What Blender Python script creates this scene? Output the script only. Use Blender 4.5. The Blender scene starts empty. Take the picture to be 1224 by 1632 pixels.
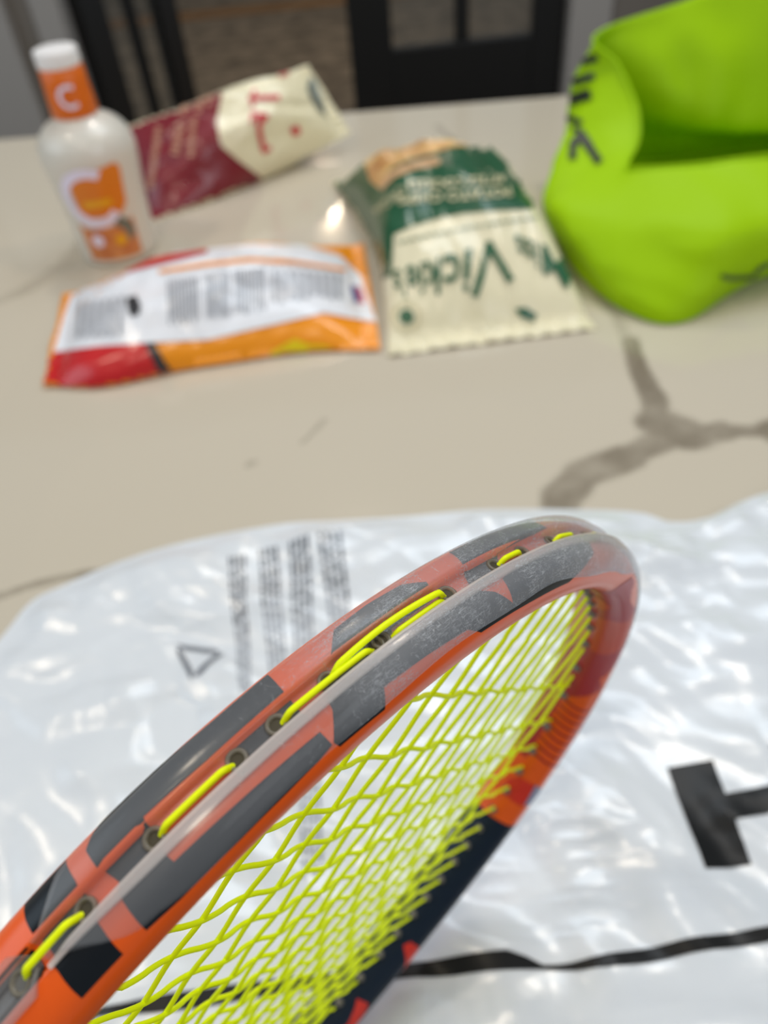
import bpy, bmesh, math, random
import numpy as np
from mathutils import Vector, Matrix, noise
from mathutils.bvhtree import BVHTree

# ------------------------------------------------------------------ camera
F, CX, CY = 1226.0, 612.0, 816.0           # focal length and centre in pixels of the 1224x1632 frame
CAM_H = 0.427                               # camera above the worktop (worktop top is z = 0)
Mw = np.array([[0.9943963047568367, -0.1057165506718232, 0.0],
               [-0.07521817593787046, -0.7075209674155939, 0.7026779537425959],
               [-0.07428468950280216, -0.6987403606357327, -0.7115080416440269]])  # image axes -> world
scene = bpy.context.scene
col = scene.collection
cd = bpy.data.cameras.new('camera'); cam = bpy.data.objects.new('camera', cd); col.objects.link(cam)
cd.sensor_fit = 'VERTICAL'; cd.sensor_height = 36.0; cd.sensor_width = 27.0
cd.lens = F / 1632 * 36
cd.clip_start = 0.01
cd.dof.use_dof = True; cd.dof.focus_distance = 0.160; cd.dof.aperture_fstop = 9.8
m = Matrix.Identity(4)
for r in range(3):
    m[r][0] = Mw[r][0]; m[r][1] = -Mw[r][1]; m[r][2] = -Mw[r][2]
m[2][3] = CAM_H
cam.matrix_world = m
scene.camera = cam

# ------------------------------------------------------------------ world, lamps, exposure
w = bpy.data.worlds.new('world'); scene.world = w; w.use_nodes = True
bg = w.node_tree.nodes['Background']; bg.inputs[0].default_value = (0.80, 0.90, 1.0, 1); bg.inputs[1].default_value = 0.27
def area(name, loc, target, sx, sy, power, colour, shape='RECTANGLE'):
    l = bpy.data.lights.new(name, 'AREA'); l.shape = shape; l.size = sx
    if shape == 'RECTANGLE': l.size_y = sy
    l.energy = power; l.color = colour
    o = bpy.data.objects.new(name, l); col.objects.link(o); o.location = loc
    o.rotation_euler = (Vector(target) - Vector(loc)).to_track_quat('-Z', 'Y').to_euler()
    return o
area('window_or_fill_light', (-2.6, 0.2, 1.5), (0, 0.5, 0), 2.0, 1.5, 20, (0.72, 0.87, 1.0))
area('skylight', (0.5, 1.5, 2.2), (0.1, 0.4, 0), 1.6, 0.9, 24, (0.76, 0.88, 1.0))
for i, (lx, ly) in enumerate(((-0.95, 0.70), (0.75, 0.80), (-0.1, 1.85), (-0.3, -0.35))):
    area('ceiling_lamp', (lx, ly, 1.75), (lx, ly, 0), 0.16, 0.16, 5.2, (1.0, 0.86, 0.68), 'DISK')
area('window_or_fill_light', (1.7, -1.5, 1.3), (0.0, 0.3, 0), 1.6, 1.2, 18, (0.92, 0.96, 1.0))  # unseen fill light added behind right to brighten the strings, not a window
area('ceiling_lamp', (-0.15, 5.0, 1.7), (-0.15, 5.0, 0), 0.06, 0.06, 16, (1.0, 0.82, 0.6), 'DISK')
scene.view_settings.view_transform = 'Standard'; scene.view_settings.look = 'None'
scene.view_settings.gamma = 1; scene.view_settings.use_curve_mapping = False
scene.view_settings.exposure = 0.0

# ------------------------------------------------------------------ helpers
def ray(px, py): return Mw @ np.array([(px - CX) / F, (py - CY) / F, 1.0])
def G(px, py, z=0.0):
    r = ray(px, py); s = (z - CAM_H) / r[2]
    return Vector((r[0] * s, r[1] * s, z))
def Y(px, py, y):
    r = ray(px, py); s = y / r[1]
    return Vector((r[0] * s, y, CAM_H + r[2] * s))

def lin(c): return tuple(((v / 255) / 12.92 if v / 255 <= 0.04045 else ((v / 255 + 0.055) / 1.055) ** 2.4) for v in c)
def srgb(r, g, b): return lin((r, g, b)) + (1.0,)

def tag(o, label=None, cat=None, group=None, kind=None):
    if label: o['label'] = label
    if cat: o['category'] = cat
    if group: o['group'] = group
    if kind: o['kind'] = kind
    return o
def empty(name, loc=(0, 0, 0), rot=None):
    o = bpy.data.objects.new(name, None); col.objects.link(o); o.empty_display_size = 0.05
    if rot is not None: o.matrix_world = rot
    else: o.location = loc
    return o
def link(name, me, mat, parent=None, smooth=True, loc=None):
    o = bpy.data.objects.new(name, me); col.objects.link(o)
    if mat is not None and not me.materials: me.materials.append(mat)
    if parent is not None: o.parent = parent
    if loc is not None: o.location = loc
    if smooth:
        me.polygons.foreach_set('use_smooth', [True] * len(me.polygons))
    me.update()
    return o
def mesh(name, vs, fs):
    me = bpy.data.meshes.new(name); me.from_pydata([tuple(v) for v in vs], [], fs); me.update(); return me
def from_bm(name, bm, mat, parent=None, smooth=True, loc=None):
    me = bpy.data.meshes.new(name); bm.to_mesh(me); bm.free()
    return link(name, me, mat, parent, smooth, loc)
def grid_faces(nu, nv, cu=False, cv=False):
    fs = []
    for i in range(nu if cu else nu - 1):
        for j in range(nv if cv else nv - 1):
            a, b = i, (i + 1) % nu; c, d = j, (j + 1) % nv
            fs.append((a * nv + c, b * nv + c, b * nv + d, a * nv + d))
    return fs
def box_bm(bm, lo, hi, bevel=0.0):
    vs = [bm.verts.new((x, y, z)) for x in (lo[0], hi[0]) for y in (lo[1], hi[1]) for z in (lo[2], hi[2])]
    q = [(0, 1, 3, 2), (4, 6, 7, 5), (0, 4, 5, 1), (2, 3, 7, 6), (0, 2, 6, 4), (1, 5, 7, 3)]
    fs = [bm.faces.new([vs[k] for k in f]) for f in q]
    if bevel:
        es = {e for f in fs for e in f.edges}
        bmesh.ops.bevel(bm, geom=list(es), offset=bevel, segments=2, affect='EDGES', profile=0.5)
def tube_mesh(name, pts, rad, n=8, closed=False, caps=True):
    pts = [Vector(p) for p in pts]; N = len(pts)
    rads = rad if isinstance(rad, (list, tuple)) else [rad] * N
    vs = []; prev = None
    for i, p in enumerate(pts):
        if closed: t = pts[(i + 1) % N] - pts[i - 1]
        else: t = pts[min(i + 1, N - 1)] - pts[max(i - 1, 0)]
        t.normalize()
        if prev is None:
            a = Vector((0, 0, 1)) if abs(t.z) < 0.9 else Vector((1, 0, 0))
        else: a = prev
        a = (a - t * a.dot(t)).normalized(); prev = a; b = t.cross(a)
        for k in range(n):
            an = 2 * math.pi * k / n
            vs.append(p + (a * math.cos(an) + b * math.sin(an)) * rads[i])
    fs = grid_faces(N, n, closed, True)
    if not closed and caps:
        fs.append(tuple(range(n - 1, -1, -1))); fs.append(tuple((N - 1) * n + k for k in range(n)))
    return mesh(name, vs, fs)
def lathe(name, prof, n=48):
    vs = []
    for r, z in prof:
        for k in range(n):
            a = 2 * math.pi * k / n; vs.append((r * math.cos(a), r * math.sin(a), z))
    fs = grid_faces(len(prof), n, False, True)
    fs = [tuple(reversed(f)) for f in fs]
    fs.append(tuple(range(n - 1, -1, -1))); fs.append(tuple((len(prof) - 1) * n + k for k in range(n)))
    return mesh(name, vs, fs)
def catmull(pts, n, closed=False):
    pts = [Vector(p) for p in pts]; N = len(pts); out = []
    S = N if closed else N - 1
    for i in range(S):
        if closed: p0, p1, p2, p3 = pts[i - 1], pts[i], pts[(i + 1) % N], pts[(i + 2) % N]
        else: p0, p1, p2, p3 = pts[max(i - 1, 0)], pts[i], pts[i + 1], pts[min(i + 2, N - 1)]
        for k in range(n):
            t = k / n
            out.append(0.5 * (2 * p1 + (p2 - p0) * t + (2 * p0 - 5 * p1 + 4 * p2 - p3) * t * t + (3 * p1 - p0 - 3 * p2 + p3) * t ** 3))
    if not closed: out.append(pts[-1])
    return out
def sm(a, b, x):
    t = min(1, max(0, (x - a) / (b - a))); return t * t * (3 - 2 * t)

# flat artwork cut into small cells and laid on a surface by mapfn(x, y) -> Vector
def art_bm(polys):
    bm = bmesh.new()
    for p in polys:
        try: bm.faces.new([bm.verts.new((a, b, 0)) for a, b in p])
        except ValueError: pass
    return bm
def text_bm(s, shear=0.0, bold=0.0, size=1.0, spacing=1.0, align='CENTER'):
    cu = bpy.data.curves.new('lettering', 'FONT'); cu.body = s; cu.size = size; cu.shear = shear; cu.offset = bold
    cu.align_x = align; cu.align_y = 'CENTER'; cu.space_character = spacing; cu.resolution_u = 3
    o = bpy.data.objects.new('lettering', cu)
    col.objects.link(o); dg = bpy.context.evaluated_depsgraph_get()
    me = bpy.data.meshes.new_from_object(o.evaluated_get(dg))
    bpy.data.objects.remove(o); bpy.data.curves.remove(cu)
    bm = bmesh.new(); bm.from_mesh(me); bpy.data.meshes.remove(me)
    return bm
def cut(bm, step):
    xs = [v.co.x for v in bm.verts]; ys = [v.co.y for v in bm.verts]
    for ax, lo, hi in ((0, min(xs), max(xs)), (1, min(ys), max(ys))):
        k = math.floor(lo / step) + 1
        while k * step < hi:
            co = [0, 0, 0]; no = [0, 0, 0]; co[ax] = k * step; no[ax] = 1
            bmesh.ops.bisect_plane(bm, geom=bm.verts[:] + bm.edges[:] + bm.faces[:], plane_co=co, plane_no=no, dist=step * 1e-4)
            k += 1
def decal(name, bm, mapfn, mat, parent, step, facing=None):
    cut(bm, step)
    bmesh.ops.triangulate(bm, faces=bm.faces[:])
    bad = []
    for v in bm.verts:
        p = mapfn(v.co.x, v.co.y)
        if p is None: bad.append(v)
        else: v.co = p
    if bad: bmesh.ops.delete(bm, geom=bad, context='VERTS')
    if facing is not None:
        for f in bm.faces:
            f.normal_update()
            if f.normal.dot(facing(f.calc_center_median())) < 0: f.normal_flip()
    return from_bm(name, bm, mat, parent)
def on_surface(bvh, off):
    """artwork traced in photo coordinates laid on a built surface, a hair above it"""
    o = Vector((0, 0, CAM_H))
    def f(px, py):
        d = Vector(ray(px, py)).normalized()
        h, n, i, t = bvh.ray_cast(o, d)
        if h is None: return None
        if n.dot(d) > 0: n = -n
        return h + n * off
    return f
def to_cam(c): return Vector((0, 0, CAM_H)) - c
def quad_map(q):
    """unit square -> 4 corners (lower-left, lower-right, upper-right, upper-left), projective"""
    A = []; b = []
    for (u, v), (x, y) in zip(((0, 0), (1, 0), (1, 1), (0, 1)), q):
        A.append([u, v, 1, 0, 0, 0, -u * x, -v * x]); b.append(x)
        A.append([0, 0, 0, u, v, 1, -u * y, -v * y]); b.append(y)
    h = np.linalg.solve(np.array(A, float), np.array(b, float))
    def f(u, v):
        k = h[6] * u + h[7] * v + 1
        return (h[0] * u + h[1] * v + h[2]) / k, (h[3] * u + h[4] * v + h[5]) / k
    return f
def fit_text(bm, quad):
    xs = [v.co.x for v in bm.verts]; ys = [v.co.y for v in bm.verts]
    x0, x1, y0, y1 = min(xs), max(xs), min(ys), max(ys); q = quad_map(quad)
    for v in bm.verts:
        a, b = q((v.co.x - x0) / (x1 - x0), (v.co.y - y0) / (y1 - y0)); v.co = (a, b, 0)
    return bm

# ------------------------------------------------------------------ materials
def pmat(name, colour, rough=0.5, **kw):
    mt = bpy.data.materials.new(name); mt.use_nodes = True
    b = mt.node_tree.nodes['Principled BSDF']
    b.inputs['Base Color'].default_value = colour if len(colour) == 4 else tuple(colour) + (1,)
    b.inputs['Roughness'].default_value = rough
    for k, v in kw.items():
        b.inputs[k.replace('_', ' ')].default_value = v
    return mt
def add_bump(mt, scale, strength, dist=0.001, detail=4, stretch=None):
    nt = mt.node_tree; N = nt.nodes; L = nt.links
    tc = N.new('ShaderNodeTexCoord'); mp = N.new('ShaderNodeMapping'); nz = N.new('ShaderNodeTexNoise'); bp = N.new('ShaderNodeBump')
    nz.inputs['Scale'].default_value = scale; nz.inputs['Detail'].default_value = detail
    if stretch: mp.inputs['Scale'].default_value = stretch
    L.new(tc.outputs['Object'], mp.inputs[0]); L.new(mp.outputs[0], nz.inputs['Vector'])
    bp.inputs['Strength'].default_value = strength; bp.inputs['Distance'].default_value = dist
    L.new(nz.outputs['Fac'], bp.inputs['Height']); L.new(bp.outputs[0], N['Principled BSDF'].inputs['Normal'])
    return nz
def mottled(mt, c1, c2, scale, detail=5, lo=0.35, hi=0.65, stretch=None):
    nt = mt.node_tree; N = nt.nodes; L = nt.links
    tc = N.new('ShaderNodeTexCoord'); mp = N.new('ShaderNodeMapping'); nz = N.new('ShaderNodeTexNoise'); cr = N.new('ShaderNodeValToRGB')
    nz.inputs['Scale'].default_value = scale; nz.inputs['Detail'].default_value = detail
    if stretch: mp.inputs['Scale'].default_value = stretch
    L.new(tc.outputs['Object'], mp.inputs[0]); L.new(mp.outputs[0], nz.inputs['Vector']); L.new(nz.outputs['Fac'], cr.inputs[0])
    cr.color_ramp.elements[0].position = lo; cr.color_ramp.elements[0].color = c1
    cr.color_ramp.elements[1].position = hi; cr.color_ramp.elements[1].color = c2
    L.new(cr.outputs[0], N['Principled BSDF'].inputs['Base Color'])
    return mt
class X:
    """tiny expression writer for math nodes"""
    nt = None
    def __init__(s, sock): s.s = sock
    @staticmethod
    def op(op, *a):
        n = X.nt.nodes.new('ShaderNodeMath'); n.operation = op
        for i, v in enumerate(a):
            if isinstance(v, X): X.nt.links.new(v.s, n.inputs[i])
            else: n.inputs[i].default_value = v
        return X(n.outputs[0])
    def __add__(s, o): return X.op('ADD', s, o)
    def __radd__(s, o): return X.op('ADD', s, o)
    def __sub__(s, o): return X.op('SUBTRACT', s, o)
    def __rsub__(s, o): return X.op('SUBTRACT', o, s)
    def __mul__(s, o): return X.op('MULTIPLY', s, o)
    def __rmul__(s, o): return X.op('MULTIPLY', s, o)
    def __truediv__(s, o): return X.op('DIVIDE', s, o)
def clamp01(a): n = X.op('ADD', a, 0.0); n.s.node.use_clamp = True; return n
def xmin(a, b): return X.op('MINIMUM', a, b)
def xmax(a, b): return X.op('MAXIMUM', a, b)

M = {}
M['orange'] = pmat('racket orange lacquer', (0.84, 0.105, 0.005, 1), 0.28, Specular_IOR_Level=0.35, Coat_Weight=0.12, Coat_Roughness=0.1)
M['black_paint'] = pmat('racket black lacquer', srgb(17, 21, 26), 0.34, Specular_IOR_Level=0.25)
M['navy'] = pmat('racket navy lacquer', srgb(20, 32, 46), 0.36, Specular_IOR_Level=0.25)
M['red_paint'] = pmat('racket red lacquer', srgb(212, 44, 22), 0.36)
M['dark_red'] = pmat('racket dark red lacquer', srgb(172, 34, 22), 0.36)
M['maroon'] = pmat('racket maroon lacquer', srgb(176, 30, 40), 0.36)
M['orange_red'] = pmat('racket orange red lacquer', srgb(206, 62, 22), 0.36)
M['grey_paint'] = pmat('racket grey lacquer', srgb(140, 140, 165), 0.35)
M['string'] = pmat('lime polyester string', (0.86, 0.97, 0.002, 1), 0.40, Specular_IOR_Level=0.15)
M['grommet'] = pmat('smoky translucent grommet plastic', srgb(128, 120, 104), 0.35, Alpha=0.75)
M['grommet_hole'] = pmat('dark hole', srgb(62, 54, 30), 0.6)
M['grip'] = pmat('black grip tape', srgb(26, 26, 28), 0.7); add_bump(M['grip'], 300, 0.3)

def clear_plastic(name, tint, white, gloss_rough, scratches, alpha):
    mt = bpy.data.materials.new(name); mt.use_nodes = True; nt = mt.node_tree; N = nt.nodes; L = nt.links
    N.clear(); out = N.new('ShaderNodeOutputMaterial')
    tr = N.new('ShaderNodeBsdfTransparent'); tr.inputs[0].default_value = tint
    pb = N.new('ShaderNodeBsdfPrincipled'); pb.inputs['Base Color'].default_value = white; pb.inputs['Roughness'].default_value = gloss_rough
    mx = N.new('ShaderNodeMixShader'); L.new(tr.outputs[0], mx.inputs[1]); L.new(pb.outputs[0], mx.inputs[2]); L.new(mx.outputs[0], out.inputs[0])
    X.nt = nt
    fac = alpha
    if scratches:
        uv = N.new('ShaderNodeUVMap'); uv.uv_map = 'UVMap'
        sx = N.new('ShaderNodeSeparateXYZ'); L.new(uv.outputs[0], sx.inputs[0])
        U = X(sx.outputs[0]); V = X(sx.outputs[1])           # millimetres along the hoop / round the section
        def nz(scale, stretch, detail, rot=0.0, dist=0.0):
            mp = N.new('ShaderNodeMapping'); mp.inputs['Scale'].default_value = stretch; mp.inputs['Rotation'].default_value = (0, 0, rot)
            t = N.new('ShaderNodeTexNoise'); t.inputs['Scale'].default_value = scale; t.inputs['Detail'].default_value = detail
            t.inputs['Distortion'].default_value = dist
            L.new(uv.outputs[0], mp.inputs[0]); L.new(mp.outputs[0], t.inputs['Vector']); return X(t.outputs['Fac'])
        zone = clamp01((U + 118) / 14.0) * clamp01((20 - U) / 30.0)           # worn tip of the guard
        mask = clamp01((nz(0.10, (1, 1, 1), 3) - 0.42) * 6)
        fine = clamp01((nz(1.5, (0.35, 2.2, 1), 3, 0.5, 1.5) - 0.54) * 9)
        fine2 = clamp01((nz(2.2, (2.0, 0.4, 1), 2, 0.4, 2.0) - 0.57) * 9)
        a = nz(0.16, (1, 1, 1), 1, 0.8, 2.5); line = clamp01(1 - X.op('ABSOLUTE', a - 0.5) * 110)
        b = nz(0.23, (1, 1, 1), 1, 2.1, 3.0); line2 = clamp01(1 - X.op('ABSOLUTE', b - 0.47) * 90)
        zl = clamp01((U + 142) / 20.0) * clamp01((20 - U) / 30.0)
        sc = zone * mask * xmax(fine, fine2) * 0.42 + zl * xmax(line, line2) * clamp01((nz(0.5, (1, 1, 1), 2) - 0.45) * 5) * 0.35
        haze = zone * 0.15 + clamp01((U + 62) / 45.0) * clamp01((90 - U) / 30.0) * 0.22
        fac = clamp01(sc + haze + alpha)
        bp = N.new('ShaderNodeBump'); bp.inputs['Strength'].default_value = 0.25; bp.inputs['Distance'].default_value = 0.0003
        L.new(sc.s, bp.inputs['Height']); L.new(bp.outputs[0], pb.inputs['Normal'])
        L.new(fac.s, mx.inputs[0])
    else: mx.inputs[0].default_value = alpha
    return mt
M['bumper'] = clear_plastic('scuffed clear guard plastic', (0.97, 0.97, 0.97, 1), (0.50, 0.51, 0.53, 1), 0.14, True, 0.20)
M['ridge'] = clear_plastic('milky clear guard rail plastic', (1, 0.97, 0.94, 1), (0.76, 0.68, 0.63, 1), 0.30, False, 0.56)
M['strip'] = clear_plastic('clear grommet strip plastic', (0.97, 0.97, 0.97, 1), (0.50, 0.48, 0.47, 1), 0.20, False, 0.22)

# ------------------------------------------------------------------ structure: room behind the island
M['greige'] = mottled(pmat('greige wall paint', srgb(120, 112, 103), 0.7), srgb(116, 108, 99), srgb(126, 118, 109), 3)
M['trimpaint'] = pmat('pale grey trim paint', srgb(166, 160, 154), 0.5)
M['carpet'] = mottled(pmat('taupe carpet', srgb(90, 80, 68), 0.95), srgb(96, 84, 68), srgb(136, 120, 100), 9, 8)
M['wood'] = mottled(pmat('oak floor strip', srgb(140, 100, 60), 0.5), srgb(126, 88, 50), srgb(160, 118, 72), 6, 4, stretch=(0.4, 6, 1))
M['blackdoor'] = pmat('black door paint', srgb(18, 17, 16), 0.45)
M['glass'] = clear_plastic('door glass', (0.92, 0.93, 0.92, 1), (0.3, 0.3, 0.3, 1), 0.05, False, 0.10)
M['planks'] = mottled(pmat('grey brown floor planks', srgb(110, 100, 88), 0.5), srgb(100, 90, 78), srgb(125, 112, 98), 4, 5, stretch=(0.5, 5, 1))
FZ = -0.92
def slab(name, lo, hi, mat, parent=None, kind='structure', bevel=0.0):
    bm = bmesh.new(); box_bm(bm, lo, hi, bevel); o = from_bm(name, bm, mat, parent, smooth=False)
    if kind and parent is None: o['kind'] = kind
    return o
YD = 3.0
fl = empty('floor', (0, 0, FZ)); fl['kind'] = 'structure'
for i in range(24):
    bm = bmesh.new(); x0 = -2.6 + i * 0.22
    box_bm(bm, (x0 + .001, -2.0, -0.02 + 0.0004 * (i % 3)), (x0 + .219, YD - .05, 0.0004 * (i % 3))); from_bm('floor_plank', bm, M['planks'], fl, smooth=False)
slab('floor_carpet', (-2.6, YD - .05, FZ - .02), (2.6, 6.40, FZ + .006), M['carpet'])
st = slab('trim_1', (-2.6, 6.40, FZ - .02), (2.6, 6.62, FZ + .012), M['wood'])
slab('floor_far', (-2.6, 6.62, FZ - .02), (2.6, 9.6, FZ), M['carpet'])
slab('wall_far', (-2.6, 9.6, FZ), (2.6, 9.7, 1.8), M['greige'])
XL, XA, XB = -0.86, 0.04, 0.785
slab('wall_left', (-2.6, YD - .06, FZ), (XL - .09, YD + .06, 1.8), M['greige'])
slab('wall_right', (XB + .15, YD - .06, FZ), (2.6, YD + .06, 1.8), M['greige'])
slab('trim_2', (XL - .09, YD - .075, FZ), (XL, YD + .075, 1.5), M['trimpaint'], bevel=.006)
slab('trim_3', (XB + .01, YD - .075, FZ), (XB + .15, YD + .075, 1.5), M['trimpaint'], bevel=.006)
slab('trim_4', (XL - .09, YD - .075, 1.5), (XB + .15, YD + .075, 1.6), M['trimpaint'], bevel=.006)
slab('wall_back', (XL - .09, YD - .06, 1.6), (XB + .15, YD + .06, 1.8), M['greige'])
slab('trim_5', (-1.30, YD - .11, FZ), (-1.02, YD - .061, 1.8), M['trimpaint'], bevel=.004)
def door(name, origin, ang, width, stile=None, rail=.575):
    t = empty(name, origin); t.rotation_euler.z = ang; t['kind'] = 'structure'
    Ht = 2.3; th = .022
    def part(n, x0, x1, z0, z1, mt, y=th, bv=.004):
        bm = bmesh.new(); box_bm(bm, (x0, -y, z0), (x1, y, z1), bv); return from_bm(n, bm, mt, t, smooth=False)
    l, r = (.145, width - .11) if stile is None else (stile, width - stile)
    part('stile', 0, l, 0.01, Ht, M['blackdoor']); part('stile', r, width, 0.01, Ht, M['blackdoor'])
    part('bottom_rail', l, r, 0.01, rail, M['blackdoor']); part('top_rail', l, r, Ht - .12, Ht, M['blackdoor'])
    mid = (l + r) / 2
    part('mullion', mid - .024, mid + .024, rail, Ht - .12, M['blackdoor'], .016)
    for z in (.98, 1.38, 1.78):
        part('glazing_bar', l, mid - .024, z - .015, z + .015, M['blackdoor'], .016)
        part('glazing_bar', mid + .024, r, z - .015, z + .015, M['blackdoor'], .016)
    part('pane', l, mid - .024, rail, Ht - .12, M['glass'], .003, 0); part('pane', mid + .024, r, rail, Ht - .12, M['glass'], .003, 0)
    return t
door('door_1', (XA + .012, YD, FZ), 0, XB - XA - .008)
door('door_2', (XL + .02, YD + .03, FZ), math.radians(73), .70, .16, .30)

# ------------------------------------------------------------------ kitchen island
def quartz():
    mt = pmat('white quartz with taupe veins', srgb(199, 188, 169), 0.09)
    nt = mt.node_tree; N = nt.nodes; L = nt.links; X.nt = nt
    tc = N.new('ShaderNodeTexCoord'); nz = N.new('ShaderNodeTexNoise'); nz.inputs['Scale'].default_value = 16; nz.inputs['Detail'].default_value = 4
    L.new(tc.outputs['Object'], nz.inputs['Vector'])
    sv = N.new('ShaderNodeVectorMath'); sv.operation = 'SUBTRACT'; L.new(nz.outputs['Color'], sv.inputs[0]); sv.inputs[1].default_value = (.5, .5, .5)
    sc = N.new('ShaderNodeVectorMath'); sc.operation = 'SCALE'; L.new(sv.outputs[0], sc.inputs[0]); sc.inputs['Scale'].default_value = 0.022
    ad = N.new('ShaderNodeVectorMath'); ad.operation = 'ADD'; L.new(sc.outputs[0], ad.inputs[0]); L.new(tc.outputs['Object'], ad.inputs[1])
    sp = N.new('ShaderNodeSeparateXYZ'); L.new(ad.outputs[0], sp.inputs[0]); px, py = X(sp.outputs[0]), X(sp.outputs[1])
    n2 = N.new('ShaderNodeTexNoise'); n2.inputs['Scale'].default_value = 30; n2.inputs['Detail'].default_value = 6; L.new(tc.outputs['Object'], n2.inputs['Vector'])
    total = None
    def vein(pix, wid, strength):
        nonlocal total
        P = [G(a, b) for a, b in pix]; P = [(p.x, p.y) for p in P]
        d = None
        for (ax, ay), (bx, by), w0 in zip(P[:-1], P[1:], wid):
            vx, vy = bx - ax, by - ay; l2 = vx * vx + vy * vy
            t = clamp01(((px - ax) * vx + (py - ay) * vy) / l2)
            ex = px - (t * vx + ax); ey = py - (t * vy + ay)
            e = X.op('SQRT', ex * ex + ey * ey) / w0
            d = e if d is None else xmin(d, e)
        body = clamp01((1.25 - d) * 2.2) * strength
        total = body if total is None else xmax(total, body)
    vein([(1005, 545), (1030, 620), (1052, 672), (1105, 695), (1150, 688), (1235, 688), (1330, 660)], (.0095, .010, .019, .013, .008, .015, .015), .85)
    vein([(1085, 690), (1000, 725), (930, 755), (895, 790), (893, 830), (905, 880)], (.013, .015, .014, .014, .013, .013), .78)
    vein([(-60, 965), (60, 930), (150, 917), (230, 893)], (.0035, .004, .0035, .003), .62)
    vein([(-60, 500), (40, 462), (105, 420), (140, 370), (150, 300)], (.010, .011, .010, .008), .28)
    vein([(480, 705), (505, 682), (515, 668)], (.002, .0025), .35)
    vein([(395, 742), (408, 738)], (.003,), .35)
    vein([(1000, 548), (985, 500), (900, 430), (700, 200)], (.006, .006, .006), .35)
    total = total * clamp01(X(n2.outputs['Fac']) * 1.4 + 0.15)
    mx = N.new('ShaderNodeMix'); mx.data_type = 'RGBA'; L.new(total.s, mx.inputs[0])
    mx.inputs[6].default_value = srgb(199, 188, 169); mx.inputs[7].default_value = srgb(112, 100, 82)
    L.new(mx.outputs[2], N['Principled BSDF'].inputs['Base Color'])
    return mt
island = empty('kitchen_island', (0, .68, FZ)); tag(island, 'kitchen island with a white quartz top crossed by taupe veins', 'kitchen island')
def edge(x, y0): return y0 - 0.0818 * x
bm = bmesh.new()
top = [(-1.45, edge(-1.45, .036)), (1.45, edge(1.45, .036)), (1.45, edge(1.45, 1.331)), (-1.45, edge(-1.45, 1.331))]
vt = [bm.verts.new((x, y - .68, 0.92)) for x, y in top]; vb = [bm.verts.new((x, y - .68, 0.885)) for x, y in top]
bm.faces.new(vt); bm.faces.new(vb[::-1])
for k in range(4): bm.faces.new((vt[k], vb[k], vb[(k + 1) % 4], vt[(k + 1) % 4]))
bmesh.ops.bevel(bm, geom=[e for e in bm.edges if abs(e.verts[0].co.z - e.verts[1].co.z) < .001], offset=.003, segments=3, affect='EDGES')
bmesh.ops.recalc_face_normals(bm, faces=bm.faces[:])
bmesh.ops.translate(bm, verts=bm.verts[:], vec=(0, .68, FZ))
ct = from_bm('countertop', bm, quartz(), island, smooth=False, loc=(0, -.68, -FZ))
bm = bmesh.new(); box_bm(bm, (-1.3, .30 - .68, 0.0), (1.3, 1.12 - .68, .885), .004)
from_bm('base_cabinet', bm, M['trimpaint'], island, smooth=False)

# ------------------------------------------------------------------ plastic racket bag
M['polybag'] = pmat('white translucent polythene', (0.78, 0.81, 0.845, 1), 0.27, Alpha=0.92, Specular_IOR_Level=0.7, Coat_Weight=0.15, Coat_Roughness=0.16)
add_bump(M['polybag'], 70, 0.18, 0.003, 2)
M['bag_ink'] = pmat('black print', srgb(16, 16, 16), 0.42, Specular_IOR_Level=0.3)
M['grey_ink'] = pmat('grey small print', srgb(158, 162, 170), 0.4)
M['grey_ink_bold'] = pmat('dark grey small print', srgb(112, 116, 124), 0.4)
out = [(-.325, .078), (-.345, .2), (-.305, .29), (-.2776, .336), (-.2634, .3666), (-.2428, .3795), (-.2007, .3986), (-.155, .411), (-.084, .4194), (-.0357, .4167),
       (.02, .413), (.0807, .4113), (.1824, .394), (.2103, .379), (.2378, .379), (.267, .391), (.30, .399), (.37, .40), (.40, .3), (.405, .12), (.38, .022), (.2, .036), (0, .048), (-.18, .063)]
ring = catmull([(a, b, 0) for a, b in out], 16, True)
bc = Vector((.03, .22, 0))
def fbm(x, y, s, seed): return noise.noise(Vector((x * s + seed, y * s - seed * .7, seed * 1.3)))
rw = random.Random(11)
folds = []
for k in range(15):
    folds.append((rw.uniform(0, math.pi), rw.uniform(.030, .095), rw.uniform(0, 9), rw.uniform(.5, 1.0), rw.uniform(0, 50)))
def bag_h(x, y, e):
    """height of the crumpled sheet; e = 0 at the rim, 1 inside: creased planes with soft hollows"""
    h = 0.0038 + 0.0032 * fbm(x, y, 13, 3.1)
    wx, wy = x + .010 * fbm(x, y, 16, 21.0), y + .010 * fbm(x, y, 16, 33.0)
    for an, wl, p0, am, sd in folds:
        c = (wx * math.cos(an) + wy * math.sin(an)) / wl + p0
        tri_ = abs((c % 1.0) - .5) * 2                      # 0..1 triangle wave
        mk = sm(.02, .34, fbm(x, y, 9, sd))
        h += am * wl * .085 * (tri_ - .5) * mk
    h += .0012 * (0.5 - abs(fbm(x * .8 + y * .5, y * 1.1 - x * .2, 30, 5.2)) * 1.6)
    cr = sm(.10, .30, fbm(x, y, 8, 61.0))                    # finely crinkled patches
    h += cr * .0016 * (0.5 - abs(fbm(x * .7 + y * .7, y * 1.2 - x * .5, 60, 77.0)) * 2)
    h += .005 * sm(.30, .40, y) * (0.6 + fbm(x, y, 22, 9.4))
    k = sm(.035, .11, math.hypot(x + .084, y - .057)) * .8 + .2
    k *= sm(.0, .02, .0 + y - edge(x, .036)) * .5 + .5
    return max(.0012, h * k) * sm(0, .10, e) + .0011
NR = 150; vs = [(bc.x, bc.y, bag_h(bc.x, bc.y, 1))]; nb = len(ring)
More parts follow.
